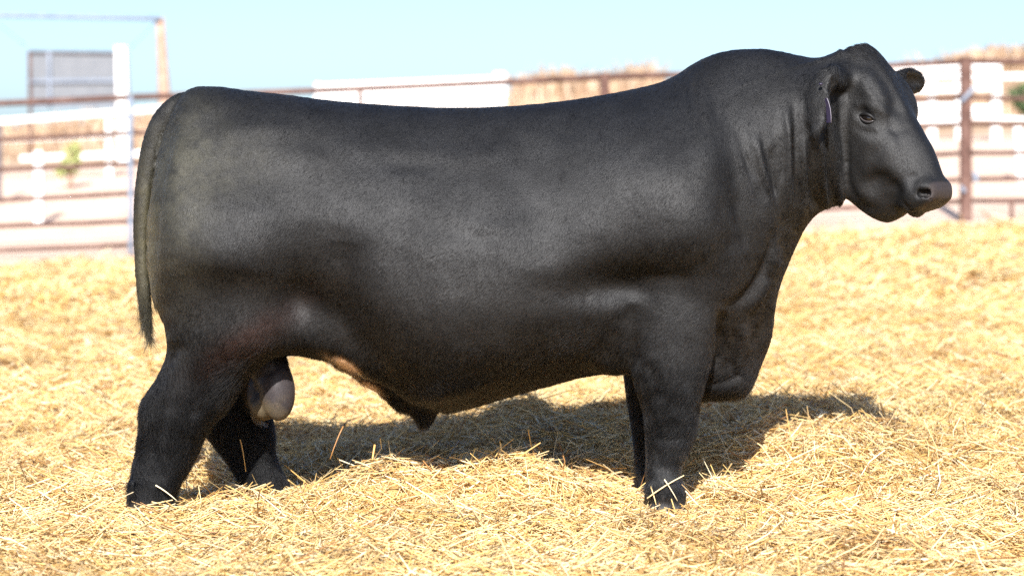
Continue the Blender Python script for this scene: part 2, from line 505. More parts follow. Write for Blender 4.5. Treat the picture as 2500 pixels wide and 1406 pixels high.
ell(HPT(366, -132, 0), (.045,.046,.030), .03, RH)
for s in (1, -1):
    # mouth line
    pts = [HPT(440, -66, s*.025), HPT(428, -70, s*.055), HPT(404, -80, s*.080), HPT(376, -92, s*.092)]
    for a, b in zip(pts[:-1], pts[1:]):
        cone(a, b, .006, .006, .006, cut=True)
    # nostril
    ell(HPT(413, -18, s*.058), (.009,.016,.018), .008, rotm(ax_a*0.8+ax_n*.6, e_l), cut=True)
    ell(HPT(405, -28, s*.072), (.009,.014,.018), .009, rotm(ax_a*0.8+ax_n*.6, e_l), cut=True)
    # eye socket
    ell(HPT(178, -40, s*.128), (.030,.016,.020), .014, RH, cut=True)
# ears
def ear(base, tip, mid_w, thick, face, k=.02, cupd=.02):
    base, tip = np.array(base), np.array(tip)
    c = (base + tip) / 2; a = tip - base; L = np.linalg.norm(a)
    R = rotm(a, face)
    ell(c, (L*.56, mid_w, thick), k, R)
    n = R[2]
    ell(c + n * (thick * 1.05) - R[0]*L*.04, (L*.42, mid_w * .66, thick * .95), .010, R, cut=True)
cone(P(2062, 188, -.10), P(2030, 192, -.17), .036, .034, .03)
RE = rotm((-.33, -.10, -1.0), (.60, .72, -.1))
ell(P(2001, 232, -.250), (.092,.047,.021), .010, RE)
ell(P(1998, 298, -.272), (.050,.024,.011), .010, RE)
ell(P(2028, 188, -.235), (.042,.026,.020), .012, RE)
ell(P(2036, 214, -.270), (.046,.018,.016), .006, rotm((-.2,0,-1),(1,-.3,0)), cut=True)
fb = HPT(58, -62, -.118)
cone(HPT(62, -60, -.105), P(2205, 196, .11), .03, .026, .03)
ear(P(2196, 190, .105), P(2252, 207, .185), .040, .018, (0.35, -0.8, -.1))

# ------------------------------------------------------------------ surface nets
def surface_nets(Fd):
    ins = Fd < 0
    nx, ny, nz = Fd.shape
    c = np.zeros((nx-1, ny-1, nz-1), dtype=np.int8)
    for dx in (0, 1):
        for dy in (0, 1):
            for dz in (0, 1):
                c += ins[dx:nx-1+dx, dy:ny-1+dy, dz:nz-1+dz]
    act = (c > 0) & (c < 8)
    idx = np.full(act.shape, -1, dtype=np.int32)
    ii, jj, kk = np.nonzero(act)
    idx[ii, jj, kk] = np.arange(len(ii))
    corner = {}
    for dx in (0, 1):
        for dy in (0, 1):
            for dz in (0, 1):
                corner[dx, dy, dz] = Fd[ii+dx, jj+dy, kk+dz].astype(np.float64)
    acc = np.zeros((len(ii), 3)); cnt = np.zeros(len(ii))
    keys = list(corner)
    for a in keys:
        for ax in range(3):
            if a[ax] == 0:
                b = list(a); b[ax] = 1; b = tuple(b)
                fa, fb_ = corner[a], corner[b]
                m = (fa < 0) != (fb_ < 0)
                t = np.where(m, fa / np.where(m, fa - fb_, 1), 0)
                p = np.array(a, float)[None, :].repeat(len(ii), 0)
                p[:, ax] = t
                acc += p * m[:, None]; cnt += m
    v = np.stack([ii, jj, kk], 1) + acc / cnt[:, None]
    v = v * VOX + np.array([gx[0], gy[0], gz[0]])
    quads = []
    for ax in range(3):
        o1, o2 = [(1, 2), (2, 0), (0, 1)][ax]
        s0 = [slice(None)]*3; s1 = [slice(None)]*3
        s0[ax] = slice(0, -1); s1[ax] = slice(1, None)
        A, B = ins[tuple(s0)], ins[tuple(s1)]
        e = np.argwhere(A != B)
        ok = (e[:, o1] > 0) & (e[:, o2] > 0) & (e[:, o1] < Fd.shape[o1]-1) & (e[:, o2] < Fd.shape[o2]-1)
        e = e[ok]
        flip = ~A[e[:, 0], e[:, 1], e[:, 2]]
        def g(d1, d2):
            q = e.copy(); q[:, o1] -= d1; q[:, o2] -= d2
            return idx[q[:, 0], q[:, 1], q[:, 2]]
        q = np.stack([g(1, 1), g(0, 1), g(0, 0), g(1, 0)], 1)
        q[flip] = q[flip][:, ::-1]
        quads.append(q)
    return v, np.concatenate(quads)

BV, BF = surface_nets(FLD)
del FLD, dh, fh, rr, wl, tn, q, hh, hc, gr, g, X, Y, Z, ps, ph, pl

def largest_piece(v, f):
    lab = np.arange(len(v))
    while True:
        m = lab[f].min(1)
        new = lab.copy()
        for j in range(4): np.minimum.at(new, f[:, j], m)
        new = new[new]
        if (new == lab).all(): break
        lab = new
    ids, cn = np.unique(lab, return_counts=True)
    keep = lab == ids[cn.argmax()]
    ren = np.cumsum(keep) - 1
    return v[keep], ren[f[keep[f[:, 0]]]]
BV, BF = largest_piece(BV, BF)

def relax(v, f, n=2, lam=.5):
    e = np.concatenate([f[:, [0, 1]], f[:, [1, 2]], f[:, [2, 3]], f[:, [3, 0]]])
    deg = np.bincount(e[:, 0], minlength=len(v)) + np.bincount(e[:, 1], minlength=len(v))
    for it in range(n):
        for l in (lam, -lam * 1.04):
            acc = np.stack([np.bincount(e[:, 0], v[e[:, 1], j], len(v)) + np.bincount(e[:, 1], v[e[:, 0], j], len(v)) for j in range(3)], 1)
            v = v + l * (acc / deg[:, None] - v)
    return v
BV = relax(BV, BF, 4, .6)

def vnormals(v, f):
    n = np.cross(v[f[:, 2]] - v[f[:, 0]], v[f[:, 3]] - v[f[:, 1]])
    out = np.stack([sum(np.bincount(f[:, k], n[:, j], len(v)) for k in range(4)) for j in range(3)], 1)
    return out / (np.linalg.norm(out, axis=1, keepdims=True) + 1e-12)

# --- skin folds: creases and ridges that follow the photographed lines (pixels), cut into the near side and mirrored by nature of |y|
BN = vnormals(BV, BF)
def pix(v):
    k = F_PX / (v[:, 1] + DIST)
    return CX + v[:, 0] * k, VH - (v[:, 2] - EYE) * k
PU, PV = pix(BV)
FOLDS = [  # polyline, half width px, depth m
  ([(1898,330),(1900,400),(1903,470),(1902,560),(1902,640)], 11, -.007),
  ([(1936,230),(1942,320),(1944,420),(1948,500)], 8, -.012),
  ([(1925,260),(1928,360),(1930,440),(1922,540)], 8, .010),
  ([(1962,330),(1962,420),(1960,500),(1948,560)], 8, .010),
  ([(1986,330),(1985,420),(1990,480),(2002,515)], 7, -.012),
  ([(2005,330),(2008,420),(2014,490)], 8, .010),
  ([(2022,310),(2026,390),(2032,470),(2044,520)], 7, -.014),
  ([(2040,320),(2045,400),(2056,470),(2070,520)], 7, .010),
  ([(2050,250),(2058,330),(2066,400),(2080,460),(2110,505),(2160,520)], 9, -.007),
  ([(2070,400),(2084,450),(2112,492)], 9, .005),
  ([(1860,320),(1872,380),(1886,440),(1900,500)], 6, -.006),
  ([(1846,330),(1860,400),(1880,470)], 6, .005),
  ([(1800,310),(1822,380),(1846,440)], 7, -.005),
  ([(1790,470),(1806,540),(1824,610)], 10, -.006),
  ([(1915,300),(1916,380),(1910,450)], 5, -.005),
  ([(1952,270),(1954,350),(1953,430)], 5, -.005),
  ([(1972,350),(1974,420),(1975,490)], 5, -.005),
  ([(1998,360),(1999,430),(2006,490)], 5, -.005),
  ([(1880,360),(1890,420),(1896,480)], 5, -.005),
  ([(1832,350),(1850,420),(1872,490)], 6, -.005),
  ([(1812,360),(1834,430),(1858,500)], 6, -.004),
  ([(1756,480),(1772,560),(1790,620)], 10, -.005),
  ([(1893,555),(1880,620),(1852,680),(1815,725),(1768,752)], 9, -.014),
  ([(1905,600),(1893,660),(1862,715),(1820,760)], 9, .008),
  ([(1768,752),(1762,800),(1757,860),(1744,900)], 8, -.016),
  ([(1892,640),(1880,700),(1868,760),(1862,830)], 8, -.010),
  ([(1880,680),(1866,740),(1850,800)], 8, .008),
  ([(1845,760),(1838,800),(1845,850)], 9, -.006),
  ([(1815,905),(1800,920),(1760,932),(1722,938)], 8, -.009),
  ([(1762,800),(1775,865),(1768,925)], 10, -.008),
  ([(1822,790),(1815,850),(1800,905)], 11, .009),
  ([(1796,800),(1792,860),(1786,905)], 8, -.007),
  ([(845,590),(838,660),(846,740),(872,805)], 26, -.008),
  ([(792,640),(790,720),(802,785),(850,835)], 26, .004),
  ([(540,345),(620,338),(720,345),(820,360)], 16, -.004),
  ([(520,330),(620,318),(740,325)], 18, .005),
  ([(1300,330),(1270,430),(1262,540)], 26, -.005),
  ([(1390,330),(1365,430),(1352,540)], 26, .004),
  ([(2190,330),(2165,380),(2150,430)], 12, .004),
  ([(2120,330),(2110,380),(2125,440)], 14, .005),
  ([(2175,440),(2190,470),(2180,500)], 10, -.006),
  ([(2235,420),(2228,455),(2240,490)], 8, -.004),
  ([(2160,310),(2190,320),(2225,310)], 8, -.004),
  ([(1690,200),(1700,250),(1722,330)], 5, -.004),
  ([(1668,205),(1676,260),(1690,320)], 5, -.003),
  ([(1725,190),(1740,240),(1752,300)], 6, -.003),
  ([(1432,700),(1434,770),(1436,835)], 6, -.003),
  ([(1450,700),(1454,770),(1456,830)], 8, .0015),
  ([(1533,790),(1508,778),(1490,800),(1480,830)], 12, -.003),
  ([(1545,740),(1540,780),(1542,850),(1534,900)], 13, -.009),
  ([(1150,592),(1200,574),(1250,587)], 12, -.002),
  ([(1150,572),(1200,554),(1255,567)], 12, .002),
  ([(940,400),(1060,408),(1180,392),(1280,365)], 16, -.0022),
  ([(980,380),(1100,382),(1230,358)], 16, .0018),
  ([(660,650),(700,640),(740,645)], 12, -.001),
  ([(436,285),(412,335),(402,390),(388,450),(378,530),(373,620),(374,690)], 9, -.012),
  ([(712,866),(660,905),(610,930)], 8, -.008),
  ([(900,910),(960,945),(1010,965),(1100,955),(1250,915)], 12, .010),
  ([(1600,1062),(1640,1070),(1690,1058)], 7, -.004),
  ([(1598,1020),(1640,1008),(1685,1022)], 16, .005),
  ([(1612,1090),(1612,1120),(1610,1150)], 7, -.004),
  ([(1600,1180),(1630,1176),(1660,1182)], 9, .004),
  ([(1580,880),(1600,930),(1610,980)], 12, -.005),
  ([(1690,820),(1685,890),(1678,950)], 14, -.004),
  ([(440,830),(408,890),(385,945)], 9, -.008),
  ([(372,955),(362,1000),(366,1040)], 14, .005),
  ([(400,960),(392,1010),(380,1070),(372,1130)], 9, -.006),
  ([(420,980),(410,1040),(400,1100)], 12, .004),
  ([(470,1000),(480,1030),(468,1060)], 14, .005),
  ([(560,860),(530,920),(500,980)], 16, -.005),
  ([(340,1170),(370,1178),(410,1168)], 9, .004),
  ([(2118,178),(2135,220),(2165,255),(2205,280)], 9, -.005),
  ([(2140,150),(2172,200),(2200,250),(2222,292)], 8, .006),
  ([(2085,262),(2110,255),(2140,275)], 7, .004),
  ([(2080,300),(2110,320),(2145,330)], 8, -.004),
  ([(2150,300),(2155,320),(2145,338)], 5, -.003),
]
near = np.clip((-BN[:, 1] - .05) / .3, 0, 1) * (BV[:, 1] < .02)
disp = np.zeros(len(BV))
for pl_, w, amp in FOLDS:
    pl_ = np.array(pl_, float)
    bb0, bb1 = pl_.min(0) - 4*w, pl_.max(0) + 4*w
    sel = np.nonzero((PU > bb0[0]) & (PU < bb1[0]) & (PV > bb0[1]) & (PV < bb1[1]) & (near > 0))[0]
    if len(sel) == 0: continue
    p = np.stack([PU[sel], PV[sel]], 1)
    # densify with a smooth curve
    tt = np.arange(len(pl_)); fx = pchip(tt, pl_)(np.linspace(0, len(pl_)-1, 24))
    best = np.full(len(sel), 1e9); bt = np.zeros(len(sel))
    for i in range(23):
        a, b = fx[i], fx[i+1]; ba = b - a
        t = np.clip(((p - a) @ ba) / (ba @ ba + 1e-9), 0, 1)
        dd = np.linalg.norm(p - a - t[:, None]*ba, axis=1)
        m = dd < best
        best[m] = dd[m]; bt[m] = (i + t[m]) / 23
    taper = np.clip(np.minimum(bt, 1-bt) * 5, 0.0, 1) ** .7
    disp[sel] += amp * np.exp(-0.5*(best/w)**2) * taper * near[sel]
# faint overall unevenness of skin over ribs and muscle
disp += 0.0010 * vnoise(PU/60, PV/80, 3) * near + .0004 * vnoise(PU/16, PV/22, 5) * near
BV = BV + BN * disp[:, None]
BV = relax(BV, BF, 1, .5)
BN = vnormals(BV, BF)
PU, PV = pix(BV)
# ------------------------------------------------------------------ coat, skin, eyes, tag
def gau(u, v, su, sv, ang=0):
    c, s = math.cos(math.radians(ang)), math.sin(math.radians(ang))
    a = (PU - u) * c + (PV - v) * s; b = -(PU - u) * s + (PV - v) * c
    return np.exp(-0.5 * ((a/su)**2 + (b/sv)**2))
def step(x, a, b):
    t = np.clip((x - a) / (b - a), 0, 1); return t*t*(3-2*t)

nzz = vnoise(PU/28, PV/22, 11) * .5 + vnoise(PU/9, PV/7, 12) * .35
black = np.array([.0018, .0018, .0021])
TINT = np.repeat(black[None], len(BV), 0)
def mixc(mask, col):
    global TINT
    m = np.clip(mask, 0, 1)[:, None]
    TINT = TINT * (1-m) + np.array(col)[None] * m
mixc(.6 * gau(620,815,95,24,-32) * (1+.6*nzz), (.028,.0125,.0095))          # rusty hair on the lower thigh
mixc(.5 * gau(1100,790,330,110,4) * (1+.5*nzz), (.0050,.0040,.0032))         # brownish belly
mixc(.6 * gau(1810,820,60,90) , (.009,.007,.0055))
mixc((.55 * gau(440,470,55,170,6) + .35*gau(520,400,110,60)) * (1+.9*nzz), (.034,.032,.022))   # dust on rump
mixc(.55 * gau(358,600,18,120) * (1+.8*nzz), (.080,.070,.036))              # stained tail
mixc(.22 * gau(2025,430,110,150), (.010,.0095,.0085))
SKIN = np.zeros(len(BV))
# scrotum
scm = step(PV, 868, 905) * (PV < 1040) * step(np.hypot((PU-664)/66, (PV-945)/88), 1.06, .96) * (np.abs(BV[:, 1]) < .125)
mixc(scm, (.034,.029,.030)); SKIN = np.maximum(SKIN, scm)
mixc(scm * np.clip(step(PU, 668, 640) * step(PV, 960, 1000) + .5*gau(665,1010,40,14) + .35*nzz*step(PV,930,1000), 0, .85), (.105,.083,.050))   # dried mud
# nose pad
rel = BV - HO
hs_, hh_, hl_ = rel @ ax_a / S, rel @ ax_n / S, rel @ e_l
nose = step(hs_ + hh_*.35, 393, 401) * step(hh_, -64, -54) * step(hh_, 14, 4) * (hs_ > 370) * step(hl_, .074, .058) * step(hl_, -.086, -.070)
mixc(nose, (.032,.026,.025)); SKIN = np.maximum(SKIN, nose)
for s_ in (1, -1):
    dn = np.linalg.norm(BV - HPT(409, -22, s_*.063), axis=1)
    mixc(step(dn, .022, .013), (.004,.0035,.0035)); SKIN = SKIN * (1 - .8*step(dn, .022, .013))
# cream skin along the sheath
cr = gau(842,890,23,7,30) * 1.9 * step(nzz, -.55, .0) + gau(902,944,14,7,26) * 1.7
low = (BN[:, 2] < .25) & (np.abs(BV[:, 1]) < .30) & (PV > 850)
mixc(np.clip(cr, 0, 1) * low, (.62,.42,.27))
SKIN = np.maximum(SKIN, np.clip(cr, 0, 1) * low * .6)
# dust on knees and hooves, navel tip
mixc(.4 * gau(1640,1150,60,40) * (1+nzz), (.030,.030,.030))
mixc(.4 * gau(1036,1040,22,8), (.02,.019,.018))
hoof = step(PV, 1204, 1216) * (PU > 1560) * (PU < 1700) + step(PV, 1206, 1220) * (PU < 460)
mixc(.6 * np.clip(hoof, 0, 1), (.035,.033,.033))
HOOF = np.clip(hoof, 0, 1)

def bull_skin_mat():
    m = Nodes('black_coat')
    at = m.n('ShaderNodeAttribute', attribute_name='tint')
    sk = m.n('ShaderNodeAttribute', attribute_name='skin')
    # fine grain of the coat, stretched along the lie of the hair
    tc = m.n('ShaderNodeTexCoord')
    mp = m.n('ShaderNodeMapping')
    mr = m.n('ShaderNodeMapping')
    mr.inputs['Rotation'].default_value = (0, math.radians(-24), 0)      # hair falls back and down
    m.l(tc.outputs['Object'], mr.inputs['Vector'])
    mp.inputs['Scale'].default_value = (430, 430, 90)
    m.l(mr.outputs['Vector'], mp.inputs['Vector'])
    nz = m.noise(1.0, 3, .6, vec=mp.outputs['Vector'])
    var = m.ramp(nz, [(.3, (.55,.55,.55)), (.7, (1.5,1.5,1.5))])
    mix = m.n('ShaderNodeMix', data_type='RGBA', blend_type='MULTIPLY')
    mix.inputs['Factor'].default_value = 1
    m.l(at.outputs['Color'], mix.inputs['A']); m.l(var, mix.inputs['B'])
    m.l(mix.outputs['Result'], m.b.inputs['Base Color'])
    rg = m.n('ShaderNodeMapRange'); rg.inputs['To Min'].default_value = .55; rg.inputs['To Max'].default_value = .52
    m.l(sk.outputs['Fac'], rg.inputs['Value']); m.l(rg.outputs['Result'], m.b.inputs['Roughness'])
    sp = m.n('ShaderNodeMapRange'); sp.inputs['To Min'].default_value = .40; sp.inputs['To Max'].default_value = .20
    m.l(sk.outputs['Fac'], sp.inputs['Value'])
    dap = m.n('ShaderNodeMapRange'); dap.inputs['From Min'].default_value = .3; dap.inputs['From Max'].default_value = .7      # sleek and ruffled patches of hair
    dap.inputs['To Min'].default_value = .72; dap.inputs['To Max'].default_value = 1.22
    m.l(m.noise(7.5, 5, .62), dap.inputs['Value'])
    sm = m.n('ShaderNodeMath', operation='MULTIPLY'); m.l(sp.outputs['Result'], sm.inputs[0]); m.l(dap.outputs['Result'], sm.inputs[1])
    m.l(sm.outputs[0], m.b.inputs['Specular IOR Level'])
    m.b.inputs['Sheen Weight'].default_value = .0
    ad = m.n('ShaderNodeMath', operation='MULTIPLY_ADD'); ad.inputs[1].default_value = .25
    m.l(m.noise(26, 4, .6), ad.inputs[0]); m.l(nz, ad.inputs[2])
    inv = m.n('ShaderNodeMath', operation='MULTIPLY_ADD'); m.l(sk.outputs['Fac'], inv.inputs[0]); inv.inputs[1].default_value = -.85; inv.inputs[2].default_value = 1
    mh = m.n('ShaderNodeMath', operation='MULTIPLY'); m.l(ad.outputs[0], mh.inputs[0]); m.l(inv.outputs[0], mh.inputs[1])
    m.bump(mh.outputs[0], .7, .0032)
    return m.m
bull_me = mesh_np('bull', BV, BF, True)
a = bull_me.attributes.new('tint', 'FLOAT_COLOR', 'POINT')
a.data.foreach_set('color', np.concatenate([TINT, np.ones((len(TINT), 1))], 1).astype(np.float32).ravel())
a = bull_me.attributes.new('skin', 'FLOAT', 'POINT')
a.data.foreach_set('value', SKIN.astype(np.float32))
bull = link('bull', bull_me, bull_skin_mat(), label='heavy black bull standing side-on in the straw', cat='bull')

# --- eyes
def lathe(profile, n=24, name='part'):
    vs, fs = [], []
    for r, z in profile:
        for i in range(n):
            t = 2*math.pi*i/n; vs.append((r*math.cos(t), r*math.sin(t), z))
    for j in range(len(profile)-1):
        for i in range(n):
            fs.append((j*n+i, j*n+(i+1) % n, (j+1)*n+(i+1) % n, (j+1)*n+i))
    me = bpy.data.meshes.new(name); me.from_pydata(vs, [], fs); me.polygons.foreach_set('use_smooth', [True]*len(fs)); me.update()
    return me
def tube_np(pts, rad, n=8, closed=False, sy=1.0):
    pts = np.array(pts, float); L = len(pts)
    rad = np.broadcast_to(np.asarray(rad, float), (L,))
    if closed:
        tan = np.roll(pts, -1, 0) - np.roll(pts, 1, 0)
    else:
        tan = np.gradient(pts, axis=0)
    tan /= np.linalg.norm(tan, axis=1, keepdims=True) + 1e-12
    up = np.array([0.13, .21, .97]); 
    a = np.cross(tan, up); a /= np.linalg.norm(a, axis=1, keepdims=True) + 1e-9
    b = np.cross(tan, a)
    th = np.linspace(0, 2*math.pi, n, endpoint=False)
    v = pts[:, None] + rad[:, None, None] * (np.cos(th)[None, :, None]*a[:, None] + sy*np.sin(th)[None, :, None]*b[:, None])
    v = v.reshape(-1, 3); f = []
    for j in range(L if closed else L-1):
        j2 = (j+1) % L
        for i in range(n):
            f.append((j*n+i, j2*n+i, j2*n+(i+1) % n, j*n+(i+1) % n))
    if not closed:
        c0 = len(v); v = np.concatenate([v, pts[:1], pts[-1:]])
        for i in range(n):
            f.append((c0, i, (i+1) % n, (i+1) % n)); f.append((c0+1, (L-1)*n+(i+1) % n, (L-1)*n+i, (L-1)*n+i))
    return v, f
def tube(name, pts, rad, n=8, closed=False, sy=1.0):
    v, f = tube_np(pts, rad, n, closed, sy)
    f = [tuple(dict.fromkeys(q)) for q in f]
    me = bpy.data.meshes.new(name); me.from_pydata([tuple(p) for p in v], [], f)
    me.polygons.foreach_set('use_smooth', [True]*len(f)); me.update()
    return me

def simple(name, col, rough=.5, spec=.5, **kw):
    m = Nodes(name); m.b.inputs['Base Color'].default_value = (*col, 1); m.b.inputs['Roughness'].default_value = rough
    m.b.inputs['Specular IOR Level'].default_value = spec
    for k, v in kw.items(): m.b.inputs[k].default_value = v
    return m.m
M_EYE = simple('eyeball', (.006,.0045,.004), .06, .6)
M_LID = simple('eyelid_skin', (.007,.007,.0075), .5, .2)
M_WET = simple('wet_rim', (.085,.072,.070), .25, .6)
for s in (1, -1):
    # find the surface where the eye sits
    if s == 1:
        sel = np.hypot(PU - 2117, PV - 286) + 1e3*(BV[:, 1] > 0)
        i = sel.argmin()
        c, nrm = BV[i].copy(), BN[np.argsort(sel)[:60]].mean(0)
    else:
        i = (np.linalg.norm(BV - (HO + (c1 - HO) - 2*((c1 - HO) @ e_l)*e_l), axis=1)).argmin()
        c, nrm = BV[i].copy(), BN[i]
    nrm = nrm / np.linalg.norm(nrm)
    if s == 1: c1 = c
    # opening runs from the outer corner down to the inner corner
    lng = ax_a*.62 + ax_n*.62; lng = lng - nrm*(lng @ nrm); lng /= np.linalg.norm(lng)
    upv = np.cross(nrm, lng) ; upv = upv if upv[2] > 0 else -upv
    R_ = .0235
    prof = [(R_*math.sin(t), R_*math.cos(t)) for t in np.linspace(0.001, 1.5, 10)]
    me = lathe(prof, 24, 'eye')
    Mx = np.array([lng, np.cross(nrm, lng), nrm]).T
    co = np.array([v.co[:] for v in me.vertices]) * np.array([1.08, .78, 1]) @ Mx.T + (c - nrm*(R_ - .0100))
    me.vertices.foreach_set('co', co.astype(np.float32).ravel()); me.update()
    eye = link('eye', me, M_EYE, bull)
    def arc(h, out, n=15, wid=.0275):
        ps = []
        for t in np.linspace(-1, 1, n):
            hh = h * (1 - abs(t)**2.2)
            ps.append(c + lng*wid*t + upv*(hh - .001*t) + nrm*(out*(1 - .75*t*t) - .0005))
        return ps
    link('eyelid', tube('eyelid', arc(.0105, .0095), [.0030+.0030*(1-abs(t)**2) for t in np.linspace(-1,1,15)], 8), M_LID, eye)
    link('eyelid', tube('eyelid', arc(-.0135, .0070), [.0028+.0022*(1-abs(t)**2) for t in np.linspace(-1,1,15)], 8), M_LID, eye)
    link('eye_rim', tube('eye_rim', [p + nrm*.0018 for p in arc(-.0105, .0080)[1:-1]], 0.0012, 6), M_WET, eye)

# --- ear tag hanging from the near ear
tp = [P(2018, 240, -.292), P(2022, 250, -.294), P(2026, 266, -.296), P(2028, 284, -.296), P(2028, 300, -.295)]
tw = np.array([-.7, -.55, 0]); tw /= np.linalg.norm(tw)
vs, fs = [], []
thk = np.array([.0011, 0, .0])
for j, p in enumerate(tp):
    w = [.006, .013, .017, .018, .016][j]
    back = np.array([-.62, .75, 0]) * w * 1.25
    q = [p, p + back, p + back + thk*1.6, p + thk*1.6]
    vs += [tuple(x) for x in q]
for j in range(len(tp)-1):
    for i in range(4):
        fs.append((j*4+i, j*4+(i+1) % 4, (j+1)*4+(i+1) % 4, (j+1)*4+i))
fs += [(3,2,1,0), (16,17,18,19)]
me = bpy.data.meshes.new('ear_tag'); me.from_pydata(vs, [], fs); me.update()
M_TAG = simple('tag_plastic', (.018,.014,.032), .4, .5)
M_TAGE = simple('tag_edge', (.20,.185,.22), .4, .5)
tag = link('ear_tag', me, M_TAG, bull, label='dark purple plastic ear tag seen nearly edge-on')
link('tag_edge', tube('tag_edge', [p + np.array([.0012, -.0008, 0]) for p in tp], .0009, 6), M_TAGE, tag)
link('tag_button', lathe([(.001,.004),(.005,.003),(.006,0),(.005,-.003),(.001,-.004)], 12, 'tag_button'), M_TAG, tag, loc=P(2004, 206, -.290))
# ------------------------------------------------------------------ hair of the coat (curves rooted in the skin)
def make_hair(n_near, n_far):
    tri = np.concatenate([BF[:, [0, 1, 2]], BF[:, [0, 2, 3]]])
    A, B, C = BV[tri[:, 0]], BV[tri[:, 1]], BV[tri[:, 2]]
    ar = .5 * np.linalg.norm(np.cross(B-A, C-A), axis=1)
    tn_ = BN[tri[:, 0]]
    bare = (SKIN[tri].max(1) > .35) | (HOOF[tri].max(1) > .6)
    w_near = ar * (tn_[:, 1] < .25) * ~bare
    w_far = ar * (tn_[:, 1] >= .25) * ~bare
    roots, nor, ti = [], [], []
    for w, n in ((w_near, n_near), (w_far, n_far)):
        pick = RNG.choice(len(tri), n, p=w / w.sum())
        r1 = np.sqrt(RNG.random(n)); r2 = RNG.random(n)
        wts = np.stack([1-r1, r1*(1-r2), r1*r2], 1)
        T = tri[pick]
        roots.append((BV[T] * wts[..., None]).sum(1)); nor.append((BN[T] * wts[..., None]).sum(1)); ti.append((TINT[T] * wts[..., None]).sum(1))
    R = np.concatenate(roots); N = np.concatenate(nor); T = np.concatenate(ti)
    N /= np.linalg.norm(N, axis=1, keepdims=True)
    n = len(R)
    U, V = pix(R)
    # lie of the coat
    flow = np.zeros((n, 3)); flow[:, 0] = -1; flow[:, 2] = -1.1
    upm = step(V, 420, 240); flow[:, 2] -= .9*upm; flow[:, 0] += .35*upm
    legm = step(V, 780, 930)[:, None]
    flow = flow * (1-legm) + legm * np.array([-.15, 0, -1.0])
    thigh = (step(U, 760, 620) * step(V, 250, 420))[:, None]
    flow = flow * (1-thigh) + thigh * np.array([-.25, 0, -1.0])
    neck = (step(U, 1740, 1880) * step(V, 1000, 800))[:, None]
    flow = flow * (1-neck) + neck * np.array([-.35, 0, -1.0])
    rel = R - HO; hs = rel @ ax_a / S
    headm = (step(U, 2045, 2085) * (V < 560))[:, None]
    flow = flow * (1-headm) + headm * (-ax_a[None] * .8 + np.array([-.3, 0, -.2]))
    tail = ((U < 375) & (V > 330) & (V < 860))[:, None]
    flow = np.where(tail, np.array([0.02, 0, -1.0]), flow)
    # swirls
    ang = vnoise(U/110, V/90, 21) * .55 + vnoise(U/30, V/26, 22) * .35 + RNG.normal(0, .34, n)
    flow /= np.linalg.norm(flow, axis=1, keepdims=True)
    flow = flow - N * (flow * N).sum(1, keepdims=True)
    flow /= np.linalg.norm(flow, axis=1, keepdims=True) + 1e-9
    side = np.cross(N, flow)
    flow = flow * np.cos(ang)[:, None] + side * np.sin(ang)[:, None]
    ln = np.full(n, .0115)
    ln += .013 * step(V, 800, 980) + .006 * step(U, 900, 640) * step(V, 700, 850)
    ln -= .005 * headm[:, 0] * step(hs, 60, 260)
    ln += .006 * ((U > 2075) & (U < 2150) & (V < 150))
    ln += .004 * ((U > 1960) & (U < 2052) & (V > 150) & (V < 320) & (R[:, 1] < -.15))
    ln += .035 * tail[:, 0] * step(V, 640, 780)
    ln *= RNG.uniform(.55, 1.3, n)
    lift = RNG.uniform(.04, .36, n) + .12 * step(V, 850, 1000) - .05 * tail[:, 0]
    k = 4
    ts = np.linspace(0, 1, k)
    d0 = flow * np.cos(lift)[:, None] + N * np.sin(lift)[:, None]
    pts = np.empty((n, k, 3), dtype=np.float32)
    for j, t in enumerate(ts):
        bend = (flow * .25 - N * .18) * (t*t)
        pts[:, j] = R - N*.001 + (d0 * t + bend) * ln[:, None]
    pts[:, 1:, 2] -= (.10 * ln[:, None] * ts[None, 1:]**2)
    rad = np.repeat((.00036 * RNG.uniform(.7, 1.35, n))[:, None], k, 1) * np.array([1, .95, .75, .25])
    cu = bpy.data.hair_curves.new('coat_hair')
    cu.add_curves([k] * n)
    cu.attributes['position'].data.foreach_set('vector', pts.reshape(-1).astype(np.float32))
    ra = cu.attributes.get('radius') or cu.attributes.new('radius', 'FLOAT', 'POINT')
    ra.data.foreach_set('value', rad.reshape(-1).astype(np.float32))
    ca = cu.attributes.new('tint', 'FLOAT_COLOR', 'CURVE')
    jit = RNG.uniform(.6, 1.5, n)[:, None]
    ca.data.foreach_set('color', np.concatenate([T * jit, np.ones((n, 1))], 1).astype(np.float32).reshape(-1))
    m = bpy.data.materials.new('black_hair'); m.use_nodes = True
    nt = m.node_tree; nt.nodes.clear()
    out = nt.nodes.new('ShaderNodeOutputMaterial')
    hb = nt.nodes.new('ShaderNodeBsdfHairPrincipled')
    hb.parametrization = 'COLOR'
    hb.inputs['Roughness'].default_value = .42
    hb.inputs['IOR'].default_value = 1.31
    hb.inputs['Radial Roughness'].default_value = .6
    hb.inputs['Random Roughness'].default_value = .3
    at = nt.nodes.new('ShaderNodeAttribute'); at.attribute_name = 'tint'
    nt.links.new(at.outputs['Color'], hb.inputs['Color'])
    nt.links.new(hb.outputs[0], out.inputs['Surface'])
    return link('hair', cu, m, bull)
hair = make_hair(620000, 90000)
